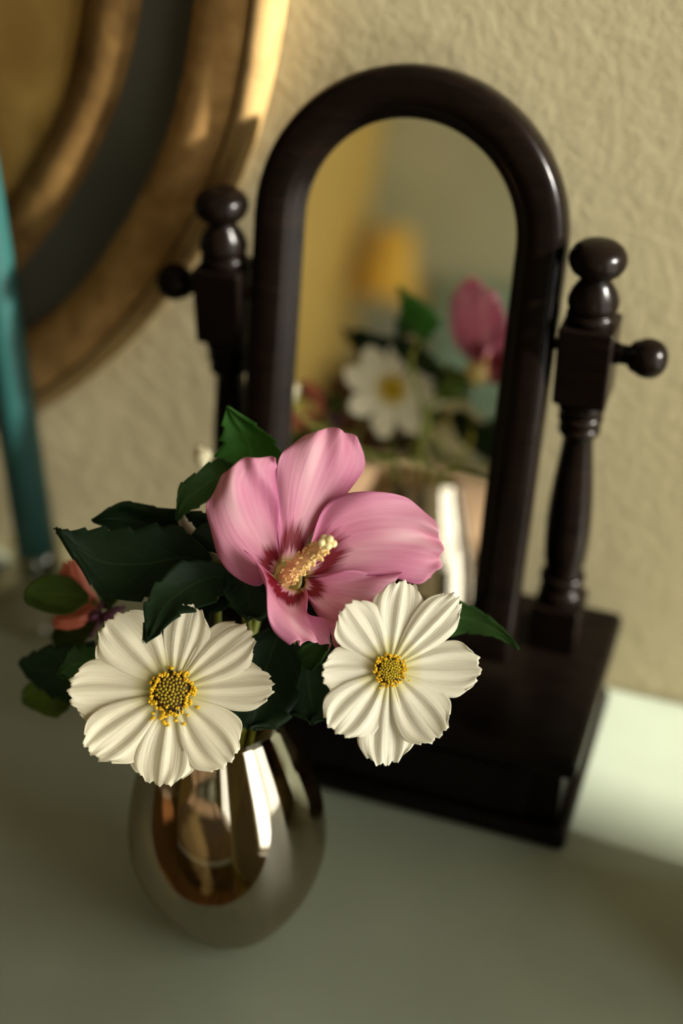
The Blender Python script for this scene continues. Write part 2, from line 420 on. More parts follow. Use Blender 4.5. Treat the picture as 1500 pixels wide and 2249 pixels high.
for r in range(3):
    for c in range(2):
        x0 = DX0+0.055+c*0.52; z0 = 0.13+r*0.212
        d = dbox(x0, x0+0.505, DY0+0.018, DY0+0.0345, z0, z0+0.20).build('drawer', M['dresser'], dr, bevel=0.004)
        for kx in (0.13, 0.375):
            MB().lathe([(0.006, 0), (0.006, 0.008), (0.014, 0.012), (0.016, 0.02), (0.010, 0.026), (0.001, 0.027)], (x0+kx-o_.x, DY0+0.018-o_.y, z0+0.1), 20, 'y').build('knob', M['brass'], d, smooth=True)

# ================================================================== SWING MIRROR
BX0, BX1, BY0, BY1, BH = -0.286, -0.054, 0.476, 0.594, 0.062
mc = Vector((-0.170, 0.54, T))
mr = thing('swing_mirror', mc, 'dark walnut swing mirror with arched frame and turned posts on a box base', 'mirror')
def L(x, y, z): return (x-mc.x, y-mc.y, z)        # z measured from the dresser top
def mbox(x0, x1, y0, y1, z0, z1): return MB().box(x0-mc.x, x1-mc.x, y0-mc.y, y1-mc.y, z0, z1)
mbox(BX0, BX1, BY0, BY1, BH-0.013, BH).build('base_top', M['walnut_h'], mr, bevel=0.004, seg=3)
mbox(BX0+0.007, BX1-0.007, BY0+0.008, BY1-0.003, 0.0125, BH-0.0135).build('base_body', M['walnut_h'], mr, bevel=0.0015)
mbox(BX0+0.022, BX1-0.022, BY0+0.004, BY0+0.0078, 0.016, BH-0.017).build('drawer', M['walnut_h'], mr, bevel=0.0012)
mbox(BX0+0.001, BX1-0.001, BY0+0.001, BY1-0.002, 0.0, 0.012).build('plinth', M['walnut_h'], mr, bevel=0.004, seg=3)
PY = 0.561; HB = 0.012
def bead(z0, z1, r, rn=None):
    out = []
    for k in range(9):
        a = PI*k/8; out.append(((rn or r*0.78)+(r-(rn or r*0.78))*math.sin(a), z0+(z1-z0)*(1-math.cos(a))/2))
    return out
def make_post(px, side):
    p = bpy.data.objects.new('post', None)
    m = MB()
    prof = [(0.0112, 0.0892)] + bead(0.090, 0.096, 0.0112, 0.009) + [(0.0085, 0.0975)] + bead(0.099, 0.105, 0.0112, 0.009) + [(0.0088, 0.107)]
    prof += [(0.0102, 0.114), (0.0108, 0.124), (0.0108, 0.136), (0.0102, 0.148), (0.0092, 0.160), (0.0080, 0.171), (0.0071, 0.180), (0.0072, 0.184)]
    prof += bead(0.185, 0.1905, 0.0098, 0.0078) + bead(0.191, 0.1965, 0.0104, 0.0082) + bead(0.197, 0.2035, 0.0110, 0.009) + [(0.0105, 0.204)]
    m.lathe(prof, L(px, PY, 0), 36)
    o = m.build('post', M['walnut'], mr, smooth=True, angle=1.0)
    mbox(px-HB, px+HB, PY-HB, PY+HB, BH+0.0002, 0.089).build('base_block', M['walnut'], o, bevel=0.0015)
    mbox(px-HB, px+HB, PY-HB, PY+HB, 0.2042, 0.2425).build('pivot_block', M['walnut'], o, bevel=0.0015)
    f = MB()
    fp = [(0.0108, 0.2426)] + bead(0.2428, 0.2475, 0.0112, 0.0095) + [(0.0098, 0.2480), (0.0112, 0.2500), (0.0113, 0.2525), (0.0100, 0.2565), (0.0075, 0.2605), (0.0058, 0.2630), (0.0060, 0.2640)]
    for k in range(11):
        a = PI*k/10; fp.append((max(0.0005, 0.006*(1 if k < 3 else 0)+0) if False else max(0.0004, 0.0126*math.sin(a)**0.7), 0.2632+0.0163*(1-math.cos(a))/2) if k > 1 else (0.0062+0.002*k, 0.2642+0.0003*k))
    f.lathe(fp, L(px, PY, 0), 36).build('finial', M['walnut'], o, smooth=True)
    k = MB(); kx = px+side*HB
    kp = [(0.0050, 0), (0.0044, 0.003), (0.0044, 0.006)]
    for i in range(1, 11):
        a = PI*i/10; kp.append((max(0.0004, 0.0089*math.sin(a)**0.85 if i > 2 else 0.0044+0.0012*i), 0.0062+0.0085*(1-math.cos(a))))
    k.lathe([(r, side*h) for r, h in kp], L(kx, PY, 0.2285), 28, 'x').build('pivot_knob', M['walnut'], o, smooth=True)
make_post(-0.083, 1); make_post(-0.257, -1)

# arched frame hung between the posts, leaning back
FR, FC, FB, FWD_T = 0.0722, 0.040, -0.160, 0.0225     # outer radius, arch centre and bottom relative to the pivot, face width
TILT = math.radians(13.0)
def arch(o, n=40):
    r = FR-o; pts = [(-r, FB+o)]
    for k in range(1, 9): pts.append((-r, FB+o+(FC-FB-o)*k/9))
    for k in range(n+1):
        a = PI-PI*k/n; pts.append((r*math.cos(a), FC+r*math.sin(a)))
    for k in range(8, 0, -1): pts.append((r, FB+o+(FC-FB-o)*k/9))
    pts.append((r, FB+o))
    for k in range(1, 8): pts.append((r-2*r*k/8, FB+o))
    return pts
prof = [(0.004, 0.010), (0.0005, 0.008), (0.0, 0.004), (0.0, -0.004), (0.0008, -0.0068), (0.0025, -0.0086), (0.005, -0.0092), (0.010, -0.0094), (0.0150, -0.0092), (0.0168, -0.0082), (0.0176, -0.0066), (0.0188, -0.0050), (0.0208, -0.0038), (FWD_T, -0.0015), (FWD_T, 0.004), (0.018, 0.010)]
Rt = Matrix.Rotation(-TILT, 4, 'X')
piv = Vector(L(-0.170, PY-0.001, 0.2285))
vs = []; fs = []
loops = [arch(o) for o, y in prof]; n = len(loops[0])
for (o, y), lp in zip(prof, loops): vs += [piv + (Rt @ Vector((x, y, z))) for x, z in lp]
for i in range(len(prof)):
    i2 = (i+1) % len(prof)
    for k in range(n): fs.append((i*n+k, i*n+(k+1) % n, i2*n+(k+1) % n, i2*n+k))
frm = MB().add(vs, fs).build('mirror_frame', M['walnut'], mr, smooth=True, angle=0.9)
lp = arch(FWD_T-0.0015); vs = [piv + (Rt @ Vector((x, y, z))) for y in (0.0005, 0.003) for x, z in lp]
MB().add(vs, [tuple(range(n)), tuple(range(2*n-1, n-1, -1))]+[(k, (k+1) % n, n+(k+1) % n, n+k) for k in range(n)]).build('mirror_glass', M['mirror'], frm)
lp = arch(0.0165); vs = [piv + (Rt @ Vector((x, y, z))) for y in (0.0102, 0.012) for x, z in lp]
MB().add(vs, [tuple(range(n)), tuple(range(2*n-1, n-1, -1))]+[(k, (k+1) % n, n+(k+1) % n, n+k) for k in range(n)]).build('back_board', M['walnut_h'], frm)
for s in (-1, 1):
    MB().lathe([(0.0028, 0), (0.0028, 0.0030)], (piv.x+s*FR-(0.0 if s > 0 else 0.003)+s*0.0002, piv.y+0.001, piv.z), 14, 'x').build('pivot_pin', M['brass'], mr, smooth=True)

# ================================================================== ROUND WALL PIECE
wc = Vector((-0.60, BW-0.0005, T+0.42))
wp = thing('round_wall_dish', wc, 'large round wooden wall dish with tan rim, slate band and golden centre', 'wall decoration')
def ring(name, prof, m, lump=0.0, n=120):
    vs = []; fs = []
    for r, h in prof:
        for k in range(n):
            a = 2*PI*k/n
            rr = r+lump*noise.noise(Vector((math.cos(a)*3, math.sin(a)*3, r*40)))
            hh = h+lump*0.8*noise.noise(Vector((math.cos(a)*5, math.sin(a)*5, r*60+7)))
            vs.append((rr*math.cos(a), -max(hh, 0.0004), rr*math.sin(a)))
    N = len(prof)
    for i in range(N):
        i2 = (i+1) % N
        for k in range(n): fs.append((i*n+k, i*n+(k+1) % n, i2*n+(k+1) % n, i2*n+k))
    return MB().add(vs, fs).build(name, m, wp, smooth=True, angle=0.8)
ring('outer_rim', [(0.3575, 0.0), (0.3665, 0.0), (0.3675, 0.004), (0.3668, 0.018), (0.365, 0.022), (0.3615, 0.0235), (0.3585, 0.0225), (0.3575, 0.018)], M['ring_rim'], 0.003)
ring('tan_ring', [(0.328, 0.0), (0.357, 0.0), (0.357, 0.0205), (0.348, 0.0225), (0.339, 0.021), (0.332, 0.016), (0.328, 0.011)], M['ring_tan'], 0.004)
ring('slate_band', [(0.297, 0.0), (0.330, 0.0), (0.330, 0.010), (0.314, 0.008), (0.297, 0.010)], M['ring_slate'])
ring('brown_ring', [(0.272, 0.0), (0.300, 0.0), (0.300, 0.011), (0.294, 0.017), (0.285, 0.0185), (0.277, 0.016), (0.272, 0.009)], M['ring_brown'], 0.003)
cd = MB(); cd.lathe([(0.0005, 0.006), (0.10, 0.0062), (0.2, 0.007), (0.26, 0.010), (0.275, 0.0105), (0.275, 0.001), (0.0005, 0.001)], (0, 0, 0), 96, 'y', caps=False)
cd.build('centre_dish', M['ring_gold'], wp, smooth=True, angle=0.8)

# ================================================================== CANDLE AND HOLDER
cx, cy = -0.388, 0.566
ch = thing('candle_holder', (cx, cy, T), 'small clear glass candle holder at the foot of the teal candle', 'candle holder')
MB().lathe([(0.030, 0.0), (0.033, 0.002), (0.034, 0.005), (0.030, 0.009), (0.016, 0.012), (0.0125, 0.018), (0.0145, 0.026), (0.0165, 0.034), (0.0175, 0.044), (0.0155, 0.0445), (0.0135, 0.036), (0.0125, 0.0255), (0.0005, 0.0252)], n=40).build('glass_body', M['clear'], ch, smooth=True)
ca = thing('taper_candle', (cx, cy, T+0.0255), 'tall teal taper candle standing in a glass holder by the wall', 'candle')
MB().lathe([(0.0112, 0.0), (0.0114, 0.01), (0.0112, 0.06), (0.0108, 0.15), (0.0104, 0.235), (0.0100, 0.252), (0.0085, 0.258), (0.004, 0.2605), (0.0005, 0.261)], n=40).build('wax', M['teal'], ca, smooth=True)
MB().tube([(0, 0, 0.2595), (0.0004, 0, 0.266), (0.0014, 0.0005, 0.271)], 0.0009, 8).build('wick', M['wick'], ca, smooth=True)

# ================================================================== VASE
VX, VY = -0.190, 0.388
va = thing('glass_vase', (VX, VY, T), 'egg shaped smoky brown glass vase holding the flowers', 'vase')
vp = [(0.0130, 0.0), (0.0152, 0.0010), (0.0195, 0.0045), (0.0256, 0.012), (0.0328, 0.024), (0.0386, 0.037), (0.0422, 0.050), (0.0430, 0.060), (0.0420, 0.072), (0.0398, 0.084), (0.0366, 0.096), (0.0328, 0.108), (0.0288, 0.119), (0.0258, 0.128), (0.0252, 0.1315)]
def dense(p, k=5):
    q = [Vector((a, b, 0)) for a, b in p]; m = (len(q)-1)*k
    return [(c.x, c.y) for c in (cr(q, i/m) for i in range(m+1))]
outer = dense(vp); inner = [(max(0.0005, r-0.0022), max(h, 0.006)) for r, h in reversed(outer) if h > 0.006] + [(0.0005, 0.006)]
vs = MB(); vs.lathe([(0.0005, 0.0)]+outer, n=80, caps=False); k0 = len(vs.f)
vs.lathe([outer[-1], (outer[-1][0]-0.0011, outer[-1][1]+0.0006)]+inner, n=80, mi=1, caps=False)
vb = put('vase_body', vs.v, vs.f, [M['vase'], M['vase_in']], va, mi=vs.m)
wprof = [(r-0.0003, h) for r, h in reversed(inner) if h < 0.072]
MB().lathe([(0.0005, 0.0064)]+[(max(0.0006, r), h+0.0002) for r, h in wprof]+[(0.0005, wprof[-1][1]+0.0002)], n=64, caps=False).build('water', M['water'], va, smooth=True)
def stem_pts(head, back, n=20, jitter=(0, 0), foot=0.012):
    """head = calyx point, back = direction the stem leaves the flower in"""
    head = Vector(head); mouth = Vector((VX+jitter[0], VY+jitter[1], T+0.134))
    ft = Vector((VX-jitter[0]*0.55, VY-jitter[1]*0.55, T+foot))
    mid = mouth+(head-mouth)*0.55+Vector(back)*0.010
    return curve_pts([head, head+Vector(back)*0.012, mid, mouth, mouth*0.5+ft*0.5, ft], n)

CAMB = Matrix((RGT, UPV, -FWD)).transposed()        # columns: right, up, towards the viewer

# ================================================================== COSMOS FLOWERS
def cosmos(loc, basis, petals, label, disc_r, seed, material, dome, centre_mat, jitter, back_len=1.0, specks=0, cup=0.05):
    rnd = random.Random(seed)
    t = thing('cosmos_flower', loc, label, 'flower', 'white cosmos in the vase', basis)
    inv = t.matrix_world.inverted()
    for idx, (ang, Lp, Wp) in enumerate(petals):
        ang = math.radians(ang); nu, nv = 34, 29; vs = []; uv = []; fs = []
        ph = rnd.uniform(0, 6.28); lift = 0.0007*(1 if idx % 2 else -1); tw = rnd.uniform(-0.12, 0.12)
        teeth = [rnd.uniform(-1, 1) for _ in range(6)]; asym = rnd.uniform(-0.10, 0.10); cupv = cup+rnd.uniform(-0.03, 0.05)
        ca_, sa_ = math.cos(ang), math.sin(ang); r0 = disc_r*0.45
        nt = rnd.choice((3, 4, 4)); curl = rnd.uniform(-0.05, 0.06)
        for i in range(nu):
            u = i/(nu-1)
            w = (0.20+0.80*math.sin(PI*0.5*min(1, u/0.74))**1.15)
            if u > 0.74: w *= 1-0.30*((u-0.74)/0.26)**2.2
            for j in range(nv):
                x = -1+2*j/(nv-1)
                tip = 1-0.14*abs(x)**2.6+asym*x*0.5
                tip += u**8*(0.020*math.cos(nt*PI*x+teeth[0])+0.012*math.cos(nt*2.3*PI*x+teeth[1]*3))
                rad = r0+(Lp-r0)*u*(1+(tip-1)*u*u)
                lat = Wp*0.56*w*x
                lat += tw*u*u*Lp*0.10
                z = lift*u*1.2+cupv*Lp*u*u*0.9-0.10*Lp*u*(1-u)+curl*Lp*u**5
                z += Wp*0.046*math.sin(PI*min(1, u*1.05))**0.6*math.cos(2*PI*1.5*x+ph*0.3)*(0.5+0.5*u)
                z += Wp*0.015*u*math.cos(17*x+ph)+Wp*0.03*u**6*math.sin(5*x+ph)
                z += tw*lat*u*0.8-0.10*abs(x)**2*Wp*0.35*u
                vs.append((rad*ca_-lat*sa_, rad*sa_+lat*ca_, z)); uv.append((j/(nv-1), u))
        for i in range(nu-1):
            for j in range(nv-1):
                q = i*nv+j; fs.append((q, q+1, q+nv+1, q+nv))
        o = put('petal', vs, fs, material, t, uv)
        sm = o.modifiers.new('thickness', 'SOLIDIFY'); sm.thickness = 0.00022; sm.offset = 0
    # centre: dome of tiny florets, ring of anthers with pollen
    R = disc_r
    MB().lathe([(R*0.72, -0.0012), (R*0.80, 0.0002), (R*0.74, dome*0.55), (R*0.5, dome*0.9), (R*0.25, dome*1.0), (0.0002, dome*1.02)], n=32).build('disc', M['anther'], t, smooth=True)
    fl = MB(); N = 64
    for k in range(N):
        rr = R*0.66*math.sqrt((k+0.5)/N); a = k*2.39996
        fl.ball((rr*math.cos(a), rr*math.sin(a), dome*(1.03-0.42*(rr/(R*0.74))**2.4)), R*0.076*(0.85+0.3*rnd.random()), (1, 1, 1.3), 7, 5)
    tag(fl.build('disc_florets', centre_mat, t, smooth=True), kind='stuff')
    an = MB()
    for k in range(74):
        a = k*2.39996+rnd.uniform(-.1, .1); rr = R*rnd.uniform(0.70, 1.02); h = dome*rnd.uniform(0.55, 1.05)*(1.25-rr/R*0.5)
        p0 = Vector((rr*0.86*math.cos(a), rr*0.86*math.sin(a), 0.0002)); p1 = Vector((rr*math.cos(a), rr*math.sin(a), h))
        an.tube([p0, (p0+p1)/2+Vector((0, 0, 0.0003)), p1], R*0.035, 5, 1)
        for q in range(rnd.choice((2, 3, 3))):
            d = Vector((rnd.uniform(-1, 1), rnd.uniform(-1, 1), rnd.uniform(-0.3, 1)))*R*0.05
            an.ball(p1+d, R*rnd.uniform(0.055, 0.085), (1, 1, 1), 6, 4, 0)
    tag(an.build('anthers', [M['pollen'], M['anther']], t, smooth=True), kind='stuff')
    if specks:
        sp = MB()
        for k in range(specks):
            a = rnd.uniform(-2.5, -0.5); rr = R*rnd.uniform(1.0, 1.5)
            sp.ball((rr*math.cos(a), rr*math.sin(a), rnd.uniform(0.0004, 0.0012)), R*rnd.uniform(0.05, 0.10), (1.4, 1, 0.6), 6, 4, 0)
        tag(sp.build('fallen_pollen', M['pollen'], t, smooth=True), kind='stuff')
    # green cup behind and stem
    MB().lathe([(0.0016, -0.010), (0.0034, -0.0085), (0.0048, -0.005), (0.0046, -0.0022), (0.002, -0.0012)], n=20).build('calyx', M['sepal'], t, smooth=True)
    nb = basis @ Vector((0, 0, -1))
    pts = stem_pts(Vector(loc)+nb*0.009, nb*back_len+Vector((0, 0, -0.3)), jitter=jitter)
    MB().tube([inv @ p for p in pts], 0.0012, 8).build('stem', M['stem'], t, smooth=True)
    return t
k1 = 5.94e-5
bpy.context.view_layer.update()
tiltL = CAMB @ Matrix.Rotation(math.radians(-5), 3, 'X') @ Matrix.Rotation(math.radians(3), 3, 'Y')
cosmos(at(377, 1518, 0.535), tiltL,
       [(4, 640*k1, 0.0172), (37, 625*k1, 0.0185), (76, 555*k1, 0.0160), (133, 600*k1, 0.0245), (181, 640*k1, 0.0225), (219, 620*k1, 0.0215), (263, 585*k1, 0.0230), (311, 580*k1, 0.0225)],
       'cream white cosmos with wide brownish gold centre, below the dark lobed leaves', 150*k1, 3, M['petal_w2'], 0.0026, M['disc'], (-0.008, -0.010), specks=16)
k2 = 5.72e-5
tiltR = CAMB @ Matrix.Rotation(math.radians(-4), 3, 'X') @ Matrix.Rotation(math.radians(6), 3, 'Y')
cosmos(at(855, 1470, 0.525), tiltR,
       [(0, 590*k2, 0.0190), (46, 640*k2, 0.0145), (80, 575*k2, 0.0180), (125, 500*k2, 0.0178), (183, 435*k2, 0.0165), (229, 530*k2, 0.0205), (268, 610*k2, 0.0195), (307, 530*k2, 0.0205)],
       'white cosmos with small bright yellow centre, just under the pink bloom', 108*k2, 11, M['petal_w'], 0.0030, M['disc_gold'], (0.014, -0.006), specks=3)
# the third one faces the mirror: only its reflection shows
rn = Vector((0.42, 0.86, 0.32)).normalized(); rx = Vector((0, 0, 1)).cross(rn).normalized(); ry = rn.cross(rx)
rb = Matrix((rx, ry, rn)).transposed()
_rear_loc = Vector((-0.208, 0.413, T+0.1825))
cosmos(_rear_loc, rb, [(a+random.Random(a).uniform(-4, 4), 0.0300+0.002*math.sin(a), 0.0126) for a in (10, 55, 100, 145, 190, 235, 280, 325)],
       'white cosmos turned to the mirror, its yellow centre seen in the glass', 0.0066, 5, M['petal_w'], 0.0024, M['disc_gold'], (-0.012, 0.012), back_len=0.5)

# ================================================================== HIBISCUS
hb_loc = at(632, 1272, 0.537)
hb = thing('hibiscus_flower', hb_loc, 'open pink hibiscus with dark red throat and pale yellow column', 'flower', None, CAMB @ Matrix.Rotation(math.radians(22), 3, 'Y'))
bpy.context.view_layer.update(); hinv = hb.matrix_world.inverted()
HD = 0.525
def row(*a):
    """a = (u, v, height in mm towards the viewer) x 3"""
    return [at(p[0], p[1], HD-(p[2]-0.08*(p[0]-640))*0.001) for p in a]
petA = [row((604, 1264, -16), (606, 1250, -17), (614, 1236, -16)), row((560, 1286, -13), (574, 1216, -12), (612, 1168, -9)), row((495, 1247, -14), (528, 1150, -4), (606, 1088, -3)), row((462, 1160, -12), (505, 1078, 1), (606, 1036, 2)), row((457, 1104, -10), (520, 1016, 2), (606, 1010, 4))]
petB = [row((612, 1234, -17), (634, 1232, -18), (660, 1230, -17)), row((606, 1150, -14), (650, 1150, -13), (694, 1160, -13)), row((604, 1062, -12), (672, 1066, -9), (766, 1080, -11)), row((612, 1004, -11), (700, 985, -7), (800, 1030, -10)), row((642, 976, -12), (728, 940, -8), (790, 975, -11))]
petC = [row((668, 1236, -15), (672, 1252, -16), (668, 1268, -15)), row((712, 1118, -6), (758, 1196, -9), (762, 1264, -8)), row((792, 1080, 1), (842, 1182, -2), (852, 1268, -3)), row((886, 1090, 3), (918, 1186, 2), (914, 1282, -1)), row((950, 1138, 3), (972, 1212, 3), (946, 1268, 0))]
petD = [row((668, 1268, -14), (670, 1282, -15), (664, 1294, -14)), row((742, 1262, -7), (724, 1312, -7), (696, 1346, -4)), row((824, 1256, -4), (778, 1330, 0), (722, 1388, 2)), row((884, 1262, -3), (812, 1344, 3), (736, 1420, 4))]
petE = [row((606, 1270, -15), (634, 1292, -15), (664, 1294, -14)), row((543, 1203, 0), (620, 1322, -9), (676, 1322, -5)), row((574, 1274, 4), (636, 1352, -3), (692, 1350, 0)), row((598, 1350, 7), (662, 1384, 2), (716, 1386, 3)), row((640, 1418, 9), (688, 1410, 5), (730, 1424, 4))]
for q, rows in enumerate((petA, petB, petC, petD, petE)):
    skin('petal', rows, M['petal_pink'], hb, 44, 37, 0.0017, 5.0, seed=q*1.9, inv=hinv, pleat=0.0006, tipcut=0.22)
c0, c1 = at(620, 1276, HD+0.016), at(714, 1196, HD-0.012)
cm = MB(); cp = curve_pts([c0, c0.lerp(c1, 0.33)+UPV*0.0004, c0.lerp(c1, 0.66)+UPV*0.0006, c1], 14)
cm.tube([hinv @ p for p in cp], [0.0035-0.0014*(i/13) for i in range(14)], 14)
cm.build('column', M['column'], hb, smooth=True)
rnd = random.Random(8); st = MB()
for k in range(240):
    f = rnd.uniform(0.10, 0.96); p = hinv @ cr(cp, f)
    d = Vector((rnd.gauss(0, 1), rnd.gauss(0, 1), rnd.gauss(0, 1))).normalized()
    e = p+d*(0.0030-0.0010*f+rnd.uniform(0.0006, 0.0018))
    st.tube([p, (p+e)/2, e], 0.00022, 5); st.ball(e, rnd.uniform(0.0005, 0.0008), (1, 1, 1), 6, 4)
tag(st.build('stamens', M['column'], hb, smooth=True), kind='stuff')
for k, (du, dv, dz) in enumerate(((-2, -14, 2), (18, -2, 2), (10, -12, 5), (6, 4, 4), (-8, -4, 5))):
    e = hinv @ at(714+du, 1196+dv, HD-0.012-dz*0.0005)
    s = MB(); b = hinv @ c1; s.tube([b, (b+e)/2, e], 0.0006, 6); s.ball(e, 0.0015, (1, 1, 1), 10, 8); s.build('stigma', M['stigma'], hb, smooth=True)
MB().lathe([(0.0042, -0.012), (0.0062, -0.0075), (0.0072, -0.0035), (0.0062, -0.0045), (0.004, -0.0095), (0.0003, -0.0125)], n=24, caps=False).build('throat', M['throat'], hb, smooth=True)
MB().lathe([(0.0015, -0.034), (0.0048, -0.031), (0.0072, -0.025), (0.0078, -0.018), (0.0062, -0.014), (0.003, -0.0135)], n=24).build('calyx', M['sepal'], hb, smooth=True)
for k in range(5):
    a = 2*PI*k/5+0.6; ra = Vector((math.cos(a), math.sin(a), 0)); ta = Vector((-math.sin(a), math.cos(a), 0))
    skin('sepal', [[ra*0.006+ta*-0.0035+Vector((0, 0, -0.022)), ra*0.0066+Vector((0, 0, -0.0225)), ra*0.006+ta*0.0035+Vector((0, 0, -0.022))],
                   [ra*0.010+ta*-0.003+Vector((0, 0, -0.0195)), ra*0.0104+Vector((0, 0, -0.0205)), ra*0.010+ta*0.003+Vector((0, 0, -0.0195))],
                   [ra*0.0145+ta*-0.0003+Vector((0, 0, -0.0185)), ra*0.0146+Vector((0, 0, -0.0187)), ra*0.0145+ta*0.0003+Vector((0, 0, -0.0185))]], M['sepal'], hb, 8, 5)
hpts = stem_pts(hb.matrix_world @ Vector((0, 0, -0.0335)), FWD*0.8+Vector((0, 0, -0.8)), jitter=(0.004, 0.006))
MB().tube([hinv @ p for p in hpts], 0.0019, 10).build('stem', M['stem'], hb, smooth=True)
def leaf(rows, m, parent, inv, serr=0.10, sfreq=8, seed=0, nu=72, nv=13, ruffle=0.0012):
    """rows: (Lu, Lv, Ru, Rv, depth, fold mm) -> midrib lies between, folded away from the viewer"""
    rr = []
    for a in rows:
        Lp = at(a[0], a[1], a[4]); Rp = at(a[2], a[3], a[4]+(a[6] if len(a) > 6 else 0)); rr.append((Lp, (Lp+Rp)/2+FWD*a[5]*0.001, Rp))
    return skin('leaf', rr, m, parent, nu, nv, ruffle, 4.0, serr, sfreq, seed, 0.0003, inv)

# ================================================================== LEAFY SPRIGS
def sprig(base, leaves, label, group, tip_joints, jitter, stem_m='stem', name='leaf_sprig', rad=0.0013):
    base = Vector(base)
    t = thing(name, base, label, 'leaves', group)
    inv = Matrix.Translation(-base)
    for q, (rows, m, kw) in enumerate(leaves): leaf(rows, M[m], t, inv, seed=q*2.1+jitter[0]*100, **kw)
    pts = stem_pts(base, Vector((0, 0.2, -0.8)), jitter=jitter)
    MB().tube([inv @ p for p in pts], rad, 8).build('stem', M[stem_m], t, smooth=True)
    for j in tip_joints:
        j = at(*j); c = curve_pts([base, base.lerp(j, 0.5)+Vector((0, 0, 0.003)), j], 8)
        MB().tube([inv @ p for p in c], rad*0.7, 8).build('twig', M[stem_m], t, smooth=True)
    return t
# big dark leaves left of the pink bloom (rows run base -> tip; L is upper side)
sprig(at(470, 1300, 0.552), [
    ([(462, 1218, 462, 1250, .549, 0), (385, 1150, 410, 1300, .549, 3), (300, 1160, 330, 1318, .549, 4), (225, 1156, 232, 1316, .549, 4), (165, 1164, 178, 1250, .548, 3), (122, 1158, 128, 1166, .547, 0)], 'leaf_dark', dict(serr=0.09, sfreq=7)),
    ([(530, 1285, 490, 1240, .545, 0), (478, 1318, 410, 1230, .541, 3), (432, 1338, 345, 1275, .535, 4), (398, 1350, 318, 1325, .528, 3), (352, 1392, 316, 1368, .521, 2), (322, 1412, 317, 1404, .517, 0)], 'leaf_dark', dict(serr=0.10, sfreq=5)),
    ([(500, 1130, 500, 1250, .556, 0), (420, 1122, 420, 1290, .557, 3), (340, 1112, 345, 1210, .557, 4), (265, 1102, 268, 1176, .558, 3), (200, 1142, 206, 1148, .559, 0)], 'leaf_dark', dict(serr=0.04, sfreq=6)),
    ([(560, 1250, 500, 1250, .545, 0), (600, 1320, 492, 1305, .542, 2), (580, 1356, 515, 1338, .540, 2), (545, 1360, 540, 1360, .539, 0)], 'leaf_dark', dict(serr=0.08, sfreq=4)),
    ([(520, 1180, 540, 1250, .553, 0), (450, 1150, 500, 1330, .553, 3), (390, 1210, 440, 1370, .552, 4), (360, 1290, 400, 1360, .551, 2), (362, 1345, 368, 1350, .550, 0)], 'leaf_dark', dict(serr=0.08, sfreq=5)),
], 'dark green lobed leaves filling the space beside the pink bloom', None, [(462, 1234, .549), (508, 1262, .546), (500, 1190, .556), (530, 1250, .545), (530, 1215, .553)], (-0.004, 0.004), rad=0.0015)
# leaves standing up behind the bloom
sprig(at(520, 1100, 0.566), [
    ([(530, 1090, 545, 1090, .562, 0), (476, 1035, 612, 1020, .562, 3), (478, 985, 622, 992, .562, 4), (486, 945, 575, 942, .563, 3), (497, 892, 503, 893, .564, 0)], 'leaf_bright', dict(serr=0.12, sfreq=5)),
    ([(540, 1030, 500, 1080, .555, 0), (478, 1008, 478, 1088, .555, 3), (430, 1038, 440, 1112, .553, 4), (392, 1072, 408, 1130, .552, 3), (384, 1142, 390, 1146, .552, 0)], 'leaf_mid', dict(serr=0.08, sfreq=6)),
], 'bright upright leaf with a darker drooping one behind the pink bloom', None, [(537, 1092, .563), (522, 1052, .555)], (0.016, -0.002))
# leaf to the right of the second cosmos
sprig(at(930, 1370, 0.575), [
    ([(930, 1350, 930, 1372, .570, 0), (985, 1318, 975, 1398, .568, 2), (1040, 1332, 1035, 1392, .566, 3), (1092, 1368, 1082, 1398, .564, 2), (1122, 1398, 1112, 1412, .563, 1), (1140, 1424, 1136, 1426, .562, 0)], 'leaf_mid', dict(serr=0.08, sfreq=8)),
], 'single pointed green leaf jutting out beside the bright centred cosmos', None, [(930, 1361, .570)], (0.014, 0.002))
# leaves between the two cosmos, over the rim of the vase
sprig(at(640, 1420, 0.560), [
    ([(590, 1380, 640, 1400, .553, 0), (530, 1410, 660, 1460, .549, 3), (490, 1475, 650, 1550, .546, 4), (495, 1550, 622, 1592, .544, 3), (528, 1600, 560, 1602, .543, 0)], 'leaf_dark', dict(serr=0.08, sfreq=5)),
    ([(640, 1375, 700, 1378, .560, 0), (590, 1440, 752, 1440, .557, 3), (600, 1515, 758, 1525, .555, 4), (632, 1558, 742, 1575, .553, 3), (678, 1588, 692, 1588, .552, 0)], 'leaf_dark', dict(serr=0.10, sfreq=5)),
    ([(640, 1440, 660, 1470, .554, 0), (668, 1415, 690, 1470, .551, 2), (700, 1402, 714, 1440, .549, 2), (728, 1408, 730, 1412, .548, 0)], 'leaf_mid', dict(serr=0.1, sfreq=4)),
], 'dark scalloped leaves between the two cosmos above the vase rim', None, [(612, 1390, .553), (668, 1378, .560), (650, 1455, .554)], (0.006, -0.008), stem_m='stem_y')
